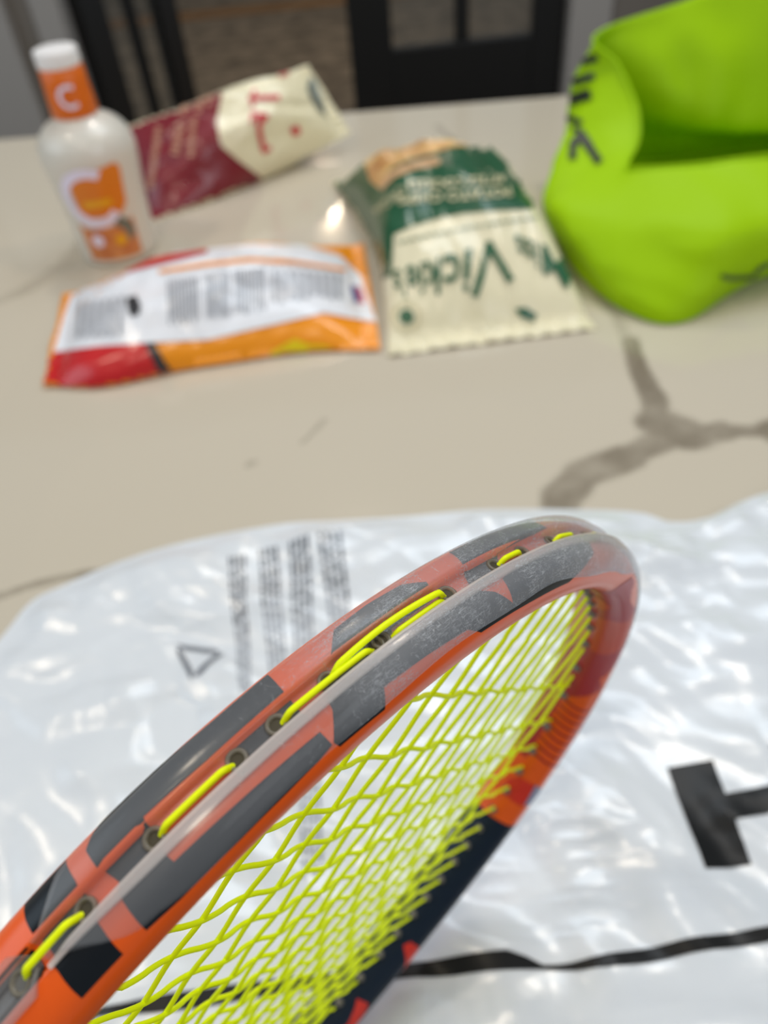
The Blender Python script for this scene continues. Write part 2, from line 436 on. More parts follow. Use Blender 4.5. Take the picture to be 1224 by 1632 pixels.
for i in range(1, NR + 1):
    k = (i / NR) ** 0.9
    for p in ring:
        q = bc + (p - bc) * k; vs.append((q.x, q.y, bag_h(q.x, q.y, 1 - k)))
fs = [(0, 1 + j, 1 + (j + 1) % nb) for j in range(nb)]
for i in range(NR - 1):
    for j in range(nb):
        a = 1 + i * nb + j; b = 1 + i * nb + (j + 1) % nb; fs.append((a, a + nb, b + nb, b))
pb = empty('plastic_bag', (0.03, .22, 0)); tag(pb, 'crumpled white translucent plastic bag with black H and stripe, lying flat under the racket', 'plastic bag')
me = mesh('bag_sheet', [(a - .03, b - .22, c) for a, b, c in vs], fs); link('bag_sheet', me, M['polybag'], pb)
bvh_bag = BVHTree.FromPolygons([Vector(v) for v in vs], fs)
def on_bag(x, y, off=.0006):
    h, n, i, t = bvh_bag.ray_cast(Vector((x, y, 1)), Vector((0, 0, -1)))
    return None if h is None else Vector((h.x - .03, h.y - .22, h.z + off))
def gp(pix, z=.004): return [(G(a, b, z).x, G(a, b, z).y) for a, b in pix]
Hl = gp([(1064, 1222), (1137, 1209), (1156, 1265), (1224, 1250)]); Hb = gp([(1224, 1297), (1171, 1308), (1199, 1376), (1122, 1389)])
d = Vector((Hl[3][0] - Hl[2][0], Hl[3][1] - Hl[2][1])).normalized()
wid = Vector((Hl[1][0] - Hl[0][0], Hl[1][1] - Hl[0][1]))
def ad(p, v): return (p[0] + v.x, p[1] + v.y)
bar = d * .034
Hpoly = [Hl[0], Hl[1], Hl[2], ad(Hl[2], bar), ad(Hl[1], bar), ad(ad(Hl[1], bar), wid), ad(ad(Hb[2], bar), wid), ad(Hb[2], bar), ad(Hb[1], bar), Hb[1], Hb[2], Hb[3]]
up = lambda c: Vector((0, 0, 1))
decal('printed_letter', art_bm([Hpoly]), on_bag, M['bag_ink'], pb, .004, up)['label'] = 'black printed letter H'
u_ = [(-60, 1650), (60, 1625), (164, 1607), (277, 1583), (350, 1570), (429, 1561), (540, 1548), (654, 1534), (740, 1526), (807, 1519), (840, 1527), (867, 1538), (900, 1535), (940, 1528), (1051, 1507), (1140, 1491), (1224, 1477), (1340, 1455)]
l_ = [(1340, 1482), (1224, 1502), (1098, 1522), (1030, 1536), (965, 1545), (900, 1546), (863, 1545), (780, 1551), (700, 1556), (630, 1560), (540, 1570), (429, 1585), (316, 1605), (248, 1615), (191, 1618), (60, 1645), (-60, 1668)]
decal('printed_stripe', art_bm([gp(u_ + l_)]), on_bag, M['bag_ink'], pb, .004, up)['label'] = 'wavy black printed stripe'
# recycling triangle
tri = gp([(274, 1024), (362, 1036), (309, 1094)]); tc_ = (sum(p[0] for p in tri) / 3, sum(p[1] for p in tri) / 3)
polys = []
for k in range(3):
    a, b = tri[k], tri[(k + 1) % 3]
    mix = lambda p, q, t: (p[0] + (q[0] - p[0]) * t, p[1] + (q[1] - p[1]) * t)
    a1, b1 = mix(a, b, .06), mix(a, b, .80)
    ai, bi = mix(a1, tc_, .36), mix(b1, tc_, .36)
    tip = mix(mix(a, b, 1.0), tc_, .25)
    polys.append([a1, b1, tip, bi, ai])
decal('recycling_symbol', art_bm(polys), on_bag, M['grey_ink_bold'], pb, .004, up)['label'] = 'grey recycling triangle'
rnd = random.Random(4)
cols = [((366, 900), (396, 893), (404, 1100), (384, 1106)), ((412, 884), (446, 878), (462, 1075), (430, 1082)), ((462, 876), (498, 870), (520, 1400), (484, 1404)), ((508, 868), (550, 864), (566, 1010), (528, 1016))]
for ci, (tl, tr, br, bl) in enumerate(cols):
    q = quad_map([tuple(G(*bl).xy), tuple(G(*br).xy), tuple(G(*tr).xy), tuple(G(*tl).xy)])
    bold = []; thin = []; L0 = (G(*tl) - G(*bl)).length
    for ln in range(4):
        x0 = ln / 4 + .03; x1 = x0 + .15; p = 1.0; c_ = 0
        while p > .02:
            wl = rnd.uniform(.004, .013) / L0
            (bold if 1 - p < .046 / L0 else thin).append([q(x0, p), q(x0, p - wl), q(x1, p - wl), q(x1, p)])
            p -= wl + .0022 / L0
    decal('small_print', art_bm(bold), on_bag, M['grey_ink_bold'], pb, .006, up)['kind'] = 'stuff'
    decal('small_print', art_bm(thin), on_bag, M['grey_ink'], pb, .006, up)['kind'] = 'stuff'

# ------------------------------------------------------------------ tennis racket
A_, B_, P_, R1, R2, EGG, K3, K4 = 0.16346954, 0.12925876, 2.05009, 0.00728723, 0.01070595, 0.09945983, -0.01251976, 0.01187543
NT = 1440
tt = np.linspace(0, 2 * np.pi, NT, endpoint=False)
c_, s_ = np.cos(tt), np.sin(tt); rr = (np.abs(c_) ** P_ + np.abs(s_) ** P_) ** (-1 / P_); th = tt - np.pi / 2
rr = rr * (1 + K3 * np.cos(3 * th) + K4 * np.cos(4 * th))
hx = B_ * rr * c_ * (1 + EGG * rr * s_); hy = A_ * rr * s_
dx = np.roll(hx, -1) - np.roll(hx, 1); dy = np.roll(hy, -1) - np.roll(hy, 1); ll = np.hypot(dx, dy); ex, ey = dy / ll, -dx / ll
dsg = np.hypot(np.roll(hx, -1) - hx, np.roll(hy, -1) - hy); cum = np.concatenate([[0], np.cumsum(dsg)[:-1]]); TOT = dsg.sum()
i0 = NT // 4; sarc = -(cum - cum[i0]); sarc = ((sarc + TOT / 2) % TOT - TOT / 2) * 1e3      # mm from the tip, + towards the far side
order = np.argsort(sarc); S_ = sarc[order]; HX, HY, EX, EY = hx[order], hy[order], ex[order], ey[order]
def hoop_at(s):
    x = np.interp(s, S_, HX, period=TOT * 1e3); y = np.interp(s, S_, HY, period=TOT * 1e3)
    a = np.interp(s, S_, EX, period=TOT * 1e3); b = np.interp(s, S_, EY, period=TOT * 1e3); l = math.hypot(a, b)
    return x, y, a / l, b / l
PE = 2.5; NQ = 720
ph = np.linspace(-np.pi, np.pi, NQ + 1)
sp_ = lambda v, e: np.sign(v) * np.abs(v) ** e
se = R1 * sp_(np.cos(ph), 2 / PE); sn = R2 * sp_(np.sin(ph), 2 / PE)
q_ = np.concatenate([[0], np.cumsum(np.hypot(np.diff(se), np.diff(sn)))]); PER = q_[-1] * 1e3; q_ = q_ * 1e3 - q_[NQ // 2] * 1e3
ne_ = sp_(np.cos(ph), 2 - 2 / PE) / R1; nn_ = sp_(np.sin(ph), 2 - 2 / PE) / R2; nl = np.hypot(ne_, nn_); ne_, nn_ = ne_ / nl, nn_ / nl
def wrapq(q): return (q + PER / 2) % PER - PER / 2
def groove(q): return -1.7e-3 * (1 - sm(1.5, 2.7, abs(wrapq(q) - 0.3)))
def fp(s, q, h=0.0):
    """point on the frame: s mm along the hoop, q mm round the section, h metres proud"""
    q = wrapq(q); x, y, a, b = hoop_at(s)
    e = np.interp(q, q_, se); n = np.interp(q, q_, sn); f = np.interp(q, q_, ne_); g = np.interp(q, q_, nn_); l = math.hypot(f, g); f, g = f / l, g / l
    e += f * h + groove(q); n += g * h
    return Vector((x + a * e, y + b * e, n))
Rw = [[0.43621068782540884, 0.6432299094312095, 0.6292658575196988], [0.452571664939992, 0.44759768583336657, -0.7712555994805215], [-0.7777526110019353, 0.6212178323661779, -0.0958607366440486]]
Cw = Vector((-0.04629939, 0.07079523, 0.15115026 - 0.003))
Cw = Vector((-0.04629939, 0.07079523, 0.15115026 + CAM_H - 0.427))
LB = 0.515                                    # hoop centre to butt
mw = Matrix.Identity(4)
for r in range(3):
    for c in range(3): mw[r][c] = Rw[r][c]
axv = Vector([Rw[r][1] for r in range(3)])
mw.translation = Cw - axv * LB
racket = empty('tennis_racket', rot=mw)
tag(racket, 'orange tennis racket with black patches and lime strings, tilted tip up over the plastic bag', 'tennis racket')
RL = (0, LB, 0)
def rk(name, me, mat, smooth=True): return link(name, me, mat, racket, smooth, RL)
# hoop
qs = np.linspace(-PER / 2, PER / 2, 121)[:-1]; NSEC = len(qs); NS = 560
ss = np.linspace(-TOT * 500, TOT * 500, NS + 1)[:-1]
rk('frame', mesh('frame', [fp(s, q) for s in ss for q in qs], [tuple(reversed(f)) for f in grid_faces(NS, NSEC, True, True)]), M['orange'])
out_dir = lambda c: None
def patch(polys, mat, name='paint_patch', h=.00012, step=1.6, label=None):
    bm = art_bm(polys); 
    o = decal(name, bm, lambda s, q: fp(s, q, h), mat, racket, step)
    o.location = RL
    bm2 = bmesh.new(); bm2.from_mesh(o.data)
    for f in bm2.faces:
        c = f.calc_center_median(); r = math.atan2(c.y / A_, c.x / B_)
        k = int(round(r / (2 * math.pi) * NT)) % NT
        o3 = Vector((hx[k], hy[k], 0))
        if f.normal.dot(c - o3) < 0: f.normal_flip()
    bm2.to_mesh(o.data); bm2.free(); o.data.polygons.foreach_set('use_smooth', [True] * len(o.data.polygons))
    if label: o['label'] = label
    return o
P_left = [
 [(-171.6, -9.8), (-171.6, -6), (-171.2, 0), (-171.1, 4.6), (-171.6, 10.1), (-163.2, 10.3), (-162.6, 5.1), (-162.4, 0), (-162.0, -4), (-162.5, -9.8)],
 [(-154.4, -10.9), (-156.6, -9.6), (-158.6, -7.0), (-158.3, -2.8), (-157.4, 1.0), (-158.0, 4.6), (-158.6, 10.5), (-152, 11.2), (-140, 11.4), (-130, 11.2), (-122.5, 10.8), (-119.2, 10.2),
  (-119.6, 7.0), (-131.2, 6.6), (-149.0, 6.0), (-149.2, 4.6), (-149.2, 0.2), (-148.6, -3.3), (-135.9, -2.8), (-126.7, -2.9), (-119.5, -3.0), (-119.0, -9.4), (-131.4, -9.2), (-142.6, -10.4)],
 [(-133.6, -1.5), (-133.8, 3.6), (-119.6, 3.6), (-119.4, -1.5)],
 [(-115.0, 3.2), (-115.6, 5.6), (-118.8, 10.1), (-118.2, 11.6), (-107.6, 12.0), (-105.8, 8.3), (-95.2, 8.7), (-84.1, 9.4), (-80.7, 11.8), (-62.0, 12.4), (-46, 12.6), (-38, 10.4), (-29.7, 7.7), (-27, 4), (-60, 3.4), (-68.5, 4.6), (-69.6, 10.3), (-72.8, 6.2), (-77.3, 3.4)],
 [(-104.6, -7.4), (-108.8, -3), (-109.4, 0.0), (-112.8, 0.8), (-112.6, 3.2), (-98.6, 3.2), (-96, -0.5), (-84.5, -0.5), (-83.2, -4.0), (-87.3, -7.2), (-96, -8.0)],
 [(-173.2, -2.4), (-173.2, 3.0), (-330, 3.0), (-330, -2.4)],
 [(-70.5, -9.0), (-72.5, -4), (-74.8, 0.7), (-75.0, 3.0), (-64.5, 3.0), (-62, -1.8), (-46, -2.4), (-38, -3.5), (-36, -9.5), (-52, -9.8)],
]
for p in P_left: patch([p], M['black_paint'], label='black paint patch')
for p in P_left: patch([[(-a, b) for a, b in reversed(p)]], M['black_paint'], label='black paint patch')
# colours on the far side of the hoop (inner and front faces): q runs from the front edge over the inside to the back
def band(pts): return pts
QF, QB = 7.5, 46.0
patch([[(195, QF), (194, 14), (195.3, 24), (196.5, 30), (197, QB), (300, QB), (430, QB), (430, QF), (300, QF)]], M['navy'], 'paint_panel', label='navy paint panel')
patch([[(2, 16), (9, 12.2), (16, 12.0), (20, 14.6), (30, 16), (40, 14.5), (45, 12.5), (50, 16), (46, 22), (50, 30), (48, 42), (2, 42)]], M['maroon'], 'paint_panel', h=.00012, label='maroon paint panel')
patch([[(45, 12.5), (52, 9.0), (72, 10), (74, 16), (78, 24), (76, 34), (80, 42), (48, 42), (50, 30), (46, 22), (50, 16)]], M['orange_red'], 'paint_panel', h=.00012, label='orange red paint panel')
patch([[(80, 42), (76, 34), (78, 24), (74, 16), (76, 12), (84, 11), (88, 14), (95, 20), (104, 17), (109, 22), (114.6, 28), (114, 42)]], M['maroon'], 'paint_panel', h=.00012, label='dark red paint panel')
patch([[(22, 26), (30, 22), (36, 24), (42, 30), (34, 33), (26, 31)]], M['orange_red'], 'paint_panel', h=.0002)
hat = []
for k in range(9):
    a = 116.5 + k * 4.6
    hat.append([(a, 30), (a + 1.9, 30), (a + 4.4, 11.5), (a + 3.2, 11.5)])
patch(hat, M['dark_red'], 'paint_hatching', h=.0001, label='dark red hatching')
patch([[(114.5, 30.4), (160, 30.4), (160, 44), (114.5, 44)]], M['dark_red'], 'paint_panel', h=.0001)
def disc(cs, cq, r, n=28): return [(cs + r * math.cos(2 * math.pi * k / n), cq + r * math.sin(2 * math.pi * k / n)) for k in range(n)]
patch([[(169.5, 20.8), (182.6, 19.8), (183.2, 29.5), (176, 32), (170, 28)]], M['red_paint'], 'paint_badge', h=.00022, label='red half of the badge')
patch([[(169.2, 20.6), (181.8, 19.6), (181.5, 15), (176, 13.6), (171.5, 15)]], M['grey_paint'], 'paint_badge', h=.00022, label='grey half of the badge')
patch([[(267, 18), (272, 15.0), (279, 12.5), (286, 12.3), (280, 15), (275, 19.5), (271, 24.5), (267.5, 23)]], M['red_paint'], 'paint_letter', h=.00025, label='red printed stroke')
patch([[(300, 20), (303, 18), (312, 16), (318, 18), (318, 22), (312, 21), (306, 23), (302, 25)]], M['red_paint'], 'paint_letter', h=.00025, label='red printed stroke')

# guard
def bump_range(s):
    a = abs(s)
    qa = -8.6 + 6.2 * sm(160.5, 171.8, a)
    qb = 10.9 + 2.2 * sm(-60, -25, s) * (1 - sm(-8, 12, s)) - 1.1 * sm(148, 158, a) - 7.0 * sm(157.5, 171.8, a)
    return qa + .55 * math.sin(s * .11) * .4, qb + .3 * math.sin(s * .17 + 1)
def prof(q):
    h = 1.25 * sm(-9.2, -6.2, q) * (1 - sm(-2.6, -1.3, q))
    h += 1.55 * sm(2.3, 3.2, q) * (1 - sm(6, 11.6, q) * .92)
    return h
NW = 56; bs = np.linspace(-172.2, 172.2, 420); vs = []; uvs = []
for lay in (0, 1):
    for s in bs:
        qa, qb = bump_range(s)
        for k in range(NW):
            q = qa + (qb - qa) * k / (NW - 1)
            edge_ = min(sm(0, .9, q - qa), sm(0, .6, qb - q), sm(0, 1.5, 172.4 - abs(s)))
            h = .00022 + (0 if lay == 0 else (.00032 + .001 * prof(q)) * max(edge_, .12))
            vs.append(fp(s, q, h)); uvs.append((s, q))
n1 = len(bs) * NW; f1 = grid_faces(len(bs), NW); fs = [tuple(n1 + i for i in reversed(f)) for f in f1]
for i in range(len(bs) - 1):
    a, b = i * NW, (i + 1) * NW
    fs.append((a, b, b + n1, a + n1)); fs.append((b + NW - 1, a + NW - 1, a + NW - 1 + n1, b + NW - 1 + n1))
me = mesh('bumper_guard', vs, fs); uvl = me.uv_layers.new(name='UVMap')
li = np.zeros(len(me.loops), dtype=np.int32); me.loops.foreach_get('vertex_index', li)
uvl.data.foreach_set('uv', np.array(uvs, dtype=np.float32)[li].ravel())
rk('bumper_guard', me, M['bumper'])['label'] = 'scuffed clear plastic bumper guard'
# milky rail along the groove
def strip_solid(name, s0, s1, n, qf, hf, mat, label=None):
    vs = []; W = 9
    for s in np.linspace(s0, s1, n):
        qa, qb = qf(s)
        loop = [(qa + (qb - qa) * k / (W - 1), hf(s, k / (W - 1))) for k in range(W)]
        loop2 = [(q, .00025) for q, _ in reversed(loop)]
        for q, h in loop + loop2: vs.append(fp(s, q, h))
    n2 = 2 * W; fs = [tuple(reversed(f)) for f in grid_faces(n, n2, False, True)]
    fs.append(tuple(range(n2))); fs.append(tuple((n - 1) * n2 + k for k in reversed(range(n2))))
    me = mesh(name, vs, fs); o = rk(name, me, mat)
    if label: o['label'] = label
    return o
strip_solid('bumper_rail', -171.5, 171.5, 300, lambda s: (2.5, 2.5 + 2.0 * (1 - .45 * sm(150, 171.5, abs(s)))), lambda s, k: .00225 * (1 - .25 * k) * (1 - .6 * sm(166, 171.5, abs(s))), M['ridge'], 'milky rail of the bumper guard')
for sg in (-1, 1):
    strip_solid('grommet_strip', sg * 173.3, sg * 330, 150, lambda s: (-2.4 * sm(172.6, 175.5, abs(s)) - .4, 4.2 * sm(172.4, 175.5, abs(s)) + .6),
                lambda s, k: .0006 + .0013 * (sm(.15, 0, k) + sm(.78, .92, k)), M['strip'], 'clear side grommet strip') if sg < 0 else \
    strip_solid('grommet_strip', 330, 173.3, 150, lambda s: (-2.4 * sm(172.6, 175.5, abs(s)) - .4, 4.2 * sm(172.4, 175.5, abs(s)) + .6),
                lambda s, k: .0006 + .0013 * (sm(.15, 0, k) + sm(.78, .92, k)), M['strip'], 'clear side grommet strip')

# string bed
MU = [5, 15, 25, 35.5, 46.5, 58.5, 71, 86]
CVs = [114.4, 95.7, 81, 68.5, 56, 43.8, 32, 21, 10.5, 0, -10.5, -21, -32, -43.5, -56, -69, -83, -99, -117]
mains = sorted([-u for u in MU] + MU)
def hit_v(u, top):
    k = [i for i in range(NT) if (hy[i] > 0) == top]; i = min(k, key=lambda i: abs(hx[i] * 1e3 - u)); return i
def hit_u(v, right):
    k = [i for i in range(NT) if (hx[i] > 0) == right]; i = min(k, key=lambda i: abs(hy[i] * 1e3 - v)); return i
SR = .00066; AMP_M, AMP_C = .00030, .00064
gro = []                                       # grommets: (arc position, arc position of outer hole)
def end_pt(i, d): return Vector((hx[i] - ex[i] * d, hy[i] - ey[i] * d, 0))
for a, u in enumerate(mains):
    it, ib = hit_v(u, True), hit_v(u, False); pts = []
    y0, y1 = hy[it] * 1e3 - 3, hy[ib] * 1e3 + 3
    ks = np.linspace(y0, y1, 180)
    for v in ks:
        n = 0.0
        vv = [CVs[0] + 18.7] + CVs + [CVs[-1] - 18]
        for b in range(len(vv) - 1):
            if vv[b] >= v >= vv[b + 1]:
                t = (vv[b] - v) / (vv[b] - vv[b + 1]); n = math.cos(math.pi * (t + b + a)); break
        fade = sm(y0, y0 - 12, v) * sm(y1, y1 + 12, v)
        pts.append((u * 1e-3, v * 1e-3, -AMP_M * n * fade))
    rk('main_string', tube_mesh('main_string', pts, SR, 8), M['string'])
    gro += [it, ib]
for b, v in enumerate(CVs):
    il, ir = hit_u(v, False), hit_u(v, True); pts = []
    x0, x1 = hx[il] * 1e3 + 3, hx[ir] * 1e3 - 3
    uu = [mains[0] - 15] + mains + [mains[-1] + 15]
    for u in np.linspace(x0, x1, 200):
        n = 0.0
        for a in range(len(uu) - 1):
            if uu[a] <= u <= uu[a + 1]:
                t = (u - uu[a]) / (uu[a + 1] - uu[a]); n = math.cos(math.pi * (t + a + b)); break
        # sharpen the weave so that the string lies straight between its turns
        n = math.copysign(abs(n) ** .8, n)
        fade = sm(x0, x0 + 10, u) * sm(x1, x1 - 10, u)
        pts.append((u * 1e-3, v * 1e-3, -AMP_C * n * fade))
    rk('cross_string', tube_mesh('cross_string', pts, SR, 8), M['string'])
    gro += [il, ir]
# inside grommet barrels, shared mesh
gb = lathe('grommet', [(.0010, 0), (.0016, 0.0002), (.0019, .0012), (.0020, .0042), (.0012, .0042)], 12)
gb.materials.append(M['grommet'])
for i in gro:
    o = bpy.data.objects.new('grommet', gb); col.objects.link(o); o.parent = racket
    z = Vector((ex[i], ey[i], 0)); p = Vector((hx[i], hy[i], 0)) - z * (R1 + .0016)
    x = Vector((0, 0, 1)); y = z.cross(x); mm = Matrix.Identity(4)
    for r in range(3): mm[r][0], mm[r][1], mm[r][2] = x[r], y[r], z[r]
    mm.translation = p + Vector(RL); o.matrix_local = mm
gb.polygons.foreach_set('use_smooth', [True] * len(gb.polygons))
# outside: rings in the groove and the string loops between them
holes = [-6, -17.5, -29, -41, -55, -65.3, -81.5, -99.5, -101.5, -112.2, -123.8, -132.6, -149.2, -163.6, -177, -190, -203, -215, -227, -239, -251, -263, -276, -290]
go = mesh('outer_grommet', *(lambda n=20: ([(r * math.cos(2 * math.pi * k / n), r * math.sin(2 * math.pi * k / n), z) for r, z in ((.0021, -.0003), (.0021, .0003), (.0018, .0005), (.0014, .0004), (.0012, -.0001)) for k in range(n)],
                                         [tuple(reversed(f)) for f in grid_faces(5, n, False, True)]))())
go.materials.append(M['grommet']); go.polygons.foreach_set('use_smooth', [True] * len(go.polygons))
gh = mesh('grommet_hole', [(.0013 * math.cos(2 * math.pi * k / 16), .0013 * math.sin(2 * math.pi * k / 16), -.00005) for k in range(16)], [tuple(range(16))]); gh.materials.append(M['grommet_hole'])
def place(me, name, s, q, h):
    p = fp(s, q, h); x, y, a, b = hoop_at(s); z = Vector((a, b, 0)); xx = Vector((0, 0, 1)); yy = z.cross(xx)
    o = bpy.data.objects.new(name, me); col.objects.link(o); o.parent = racket; mm = Matrix.Identity(4)
    for r in range(3): mm[r][0], mm[r][1], mm[r][2] = xx[r], yy[r], z[r]
    mm.translation = p + Vector(RL); o.matrix_local = mm
ends_hi = (-6, -29, -55, -81.5, -101.5, -132.6, -163.6, -190, -215, -239, -263)
for s in holes:
    for sg in (1, -1):
        place(go, 'outer_grommet', (s + (.2 if s in ends_hi else -.2)) * sg, .5, .00055); place(gh, 'grommet_hole', (s + (.2 if s in ends_hi else -.2)) * sg, .5, .00060)
def loop(s0, s1, q0=.5, q1=.5, lift=.0016, dq=0.0):
    pts = []; n = 34
    for k in range(n + 1):
        t = k / n; e = min(t, 1 - t); L = abs(s1 - s0)
        h = -.0004 + (lift + .0004) * sm(0, min(.5, 3.0 / L), e)
        pts.append(fp(s0 + (s1 - s0) * t, q0 + (q1 - q0) * t + dq * math.sin(math.pi * t), h))
    rk('string_loop', tube_mesh('string_loop', pts, SR * 1.02, 10), M['string'])
for sg in (1, -1):
    for a, b, q0, q1, lf, *dq in ((-6, -17.5, .5, .5, .0016), (-29, -41, .5, .5, .0016), (-55, -65.3, .6, .6, .0017), (-81.5, -112.2, .5, .3, .0027, -.9), (-82.3, -98.8, 1.4, 1.5, .0014), (-101.5, -123.8, 1.2, .9, .0022),
                             (-132.6, -149.2, .7, .7, .0018), (-163.6, -177, .5, .5, .0024), (-190, -203, .5, .5, .0018), (-215, -227, .5, .5, .0018), (-239, -251, .5, .5, .0018), (-263, -276, .5, .5, .0018)):
        loop(a * sg, b * sg, q0, q1, lf, dq[0] if dq else 0.0)
# throat and handle (out of frame)
for sg in (-1, 1):
    i = min(range(NT), key=lambda k: abs(tt[k] - (1.5 * math.pi + sg * .62)))
    p0 = Vector((hx[i], hy[i], 0)); p3 = Vector((sg * .0095, -.285, 0))
    pts = catmull([p0, Vector((sg * .045, -.205, 0)), Vector((sg * .022, -.245, 0)), p3], 10)
    rk('throat_arm', tube_mesh('throat_arm', pts, .0092, 14), M['orange'])
def handle(name, y0, y1, rx, rz, mat, n=8):
    vs = []
    for y in (y0, y0 + (y1 - y0) * .02, y0 + (y1 - y0) * .98, y1):
        k = .93 if y in (y0, y1) else 1
        for j in range(n):
            a = 2 * math.pi * (j + .5) / n; vs.append((rx * k * math.cos(a), y, rz * k * math.sin(a)))
    fs = grid_faces(4, n, False, True); fs += [tuple(range(n - 1, -1, -1)), tuple(3 * n + j for j in range(n))]
    return rk(name, mesh(name, vs, fs), mat, False)
handle('shaft', -.272, -.335, .0185, .0125, M['orange'], 16)
handle('grip', -.33, -.497, .0165, .0145, M['grip']); handle('butt_cap', -.496, -.515, .0185, .0165, M['black_paint'])

# ------------------------------------------------------------------ bottle
M['bottle'] = pmat('milky white bottle plastic', srgb(216, 210, 198), 0.34, Coat_Weight=0.3)
M['cap'] = pmat('white screw cap', srgb(236, 232, 230), 0.4)
M['sleeve'] = pmat('orange neck sleeve', srgb(222, 104, 0), 0.38)
M['label_orange'] = pmat('orange label print', srgb(222, 125, 26), 0.4)
M['label_brown'] = mottled(pmat('brown orange label print', srgb(205, 125, 65), 0.4), srgb(190, 100, 50), srgb(222, 150, 90), 60)
M['lavender'] = pmat('pale lilac print', srgb(232, 226, 246), 0.4)
M['yellow_ink'] = pmat('yellow print', srgb(232, 170, 20), 0.4)
M['leaf_ink'] = pmat('grey green print', srgb(112, 116, 104), 0.4)
BX, BY = -0.289, 0.925
bottle = empty('liqueur_bottle', (BX, BY, 0)); tag(bottle, 'white bottle with orange neck and orange letter C label, standing at the left', 'bottle')
bprof = [(.030, .0008), (.042, .001), (.0455, .004), (.0458, .02), (.0468, .045), (.0490, .075), (.0520, .102), (.0532, .116), (.0530, .124), (.0505, .134), (.0450, .143), (.0370, .150), (.0275, .155), (.0240, .158), (.0232, .164), (.0222, .19), (.0215, .207)]
def dense(pr, n):
    return [(p.x, p.y) for p in catmull([(a, b, 0) for a, b in pr], n)]
bme = lathe('body', dense(bprof, 4), 64); link('body', bme, M['bottle'], bottle)
link('cap', lathe('cap', [(.0210, .2055), (.0226, .206), (.0229, .208), (.0226, .2195), (.0218, .2212), (.020, .2218), (.002, .2216)], 48), M['cap'], bottle)
link('neck_sleeve', lathe('neck_sleeve', [(.0242, .1585), (.0247, .1592), (.0240, .175), (.0232, .19), (.0225, .2062), (.021, .2066)], 48), M['sleeve'], bottle)
bz = [b for a, b in bprof]; br = [a for a, b in bprof]
A0 = math.atan2(-BY, -BX) + math.radians(2)
def on_bottle(off=.0005, r_=None):
    def f(a, z):
        r = (np.interp(z, bz, br) if r_ is None else r_) + off
        an = A0 + a / (.05 if r_ is None else r_); return Vector((r * math.cos(an), r * math.sin(an), z))
    return f
outw = lambda c: Vector((c.x, c.y, 0))
def arc_poly(cx, cz, r0, r1, a0, a1, n=30):
    o = [(cx + r1 * math.cos(a0 + (a1 - a0) * k / n), cz + r1 * math.sin(a0 + (a1 - a0) * k / n)) for k in range(n + 1)]
    i = [(cx + r0 * math.cos(a0 + (a1 - a0) * k / n), cz + r0 * math.sin(a0 + (a1 - a0) * k / n)) for k in range(n + 1)]
    return o + i[::-1]
R_ = math.radians
lz = .084; lx = -.0115
decal('front_label', art_bm([[(lx - .024, lz - .022), (lx + .024, lz - .022), (lx + .033, lz - .012), (lx + .036, lz + .028), (lx + .030, lz + .034), (lx + .005, lz + .030), (lx - .024, lz + .022)]]), on_bottle(.0004), M['label_orange'], bottle, .005, outw)['label'] = 'orange label'
decal('label_picture', art_bm([[(lx - .034, lz - .075), (lx + .036, lz - .075), (lx + .036, lz - .030), (lx + .02, lz - .034), (lx - .02, lz - .036), (lx - .034, lz - .030)]]), on_bottle(.0004), M['label_brown'], bottle, .005, outw)
decal('label_letter', art_bm([arc_poly(lx - .004, lz, .0235, .0340, R_(58), R_(320))]), on_bottle(.0009), M['lavender'], bottle, .004, outw)['label'] = 'pale printed letter C'
decal('label_print', art_bm([[(lx - .015, lz - .010), (lx + .016, lz - .010), (lx + .016, lz - .002), (lx - .015, lz - .002)]]), on_bottle(.0008), M['yellow_ink'], bottle, .004, outw)
decal('label_print', art_bm([disc(lx + .013, lz - .052, .007, 16)]), on_bottle(.0008), M['yellow_ink'], bottle, .004, outw)
decal('label_print', art_bm([disc(lx - .015, lz - .050, .0075, 16)]), on_bottle(.0008), M['lavender'], bottle, .004, outw)
decal('label_print', art_bm([[(lx + .010, lz - .030), (lx + .020, lz - .024), (lx + .032, lz - .034), (lx + .034, lz - .048), (lx + .024, lz - .058), (lx + .022, lz - .044)]]), on_bottle(.0008), M['leaf_ink'], bottle, .004, outw)
decal('sleeve_letter', art_bm([arc_poly(-.002, .181, .0078, .0118, R_(50), R_(310))]), on_bottle(.0010, .0242), M['lavender'], bottle, .003, outw)['label'] = 'pale printed letter C'

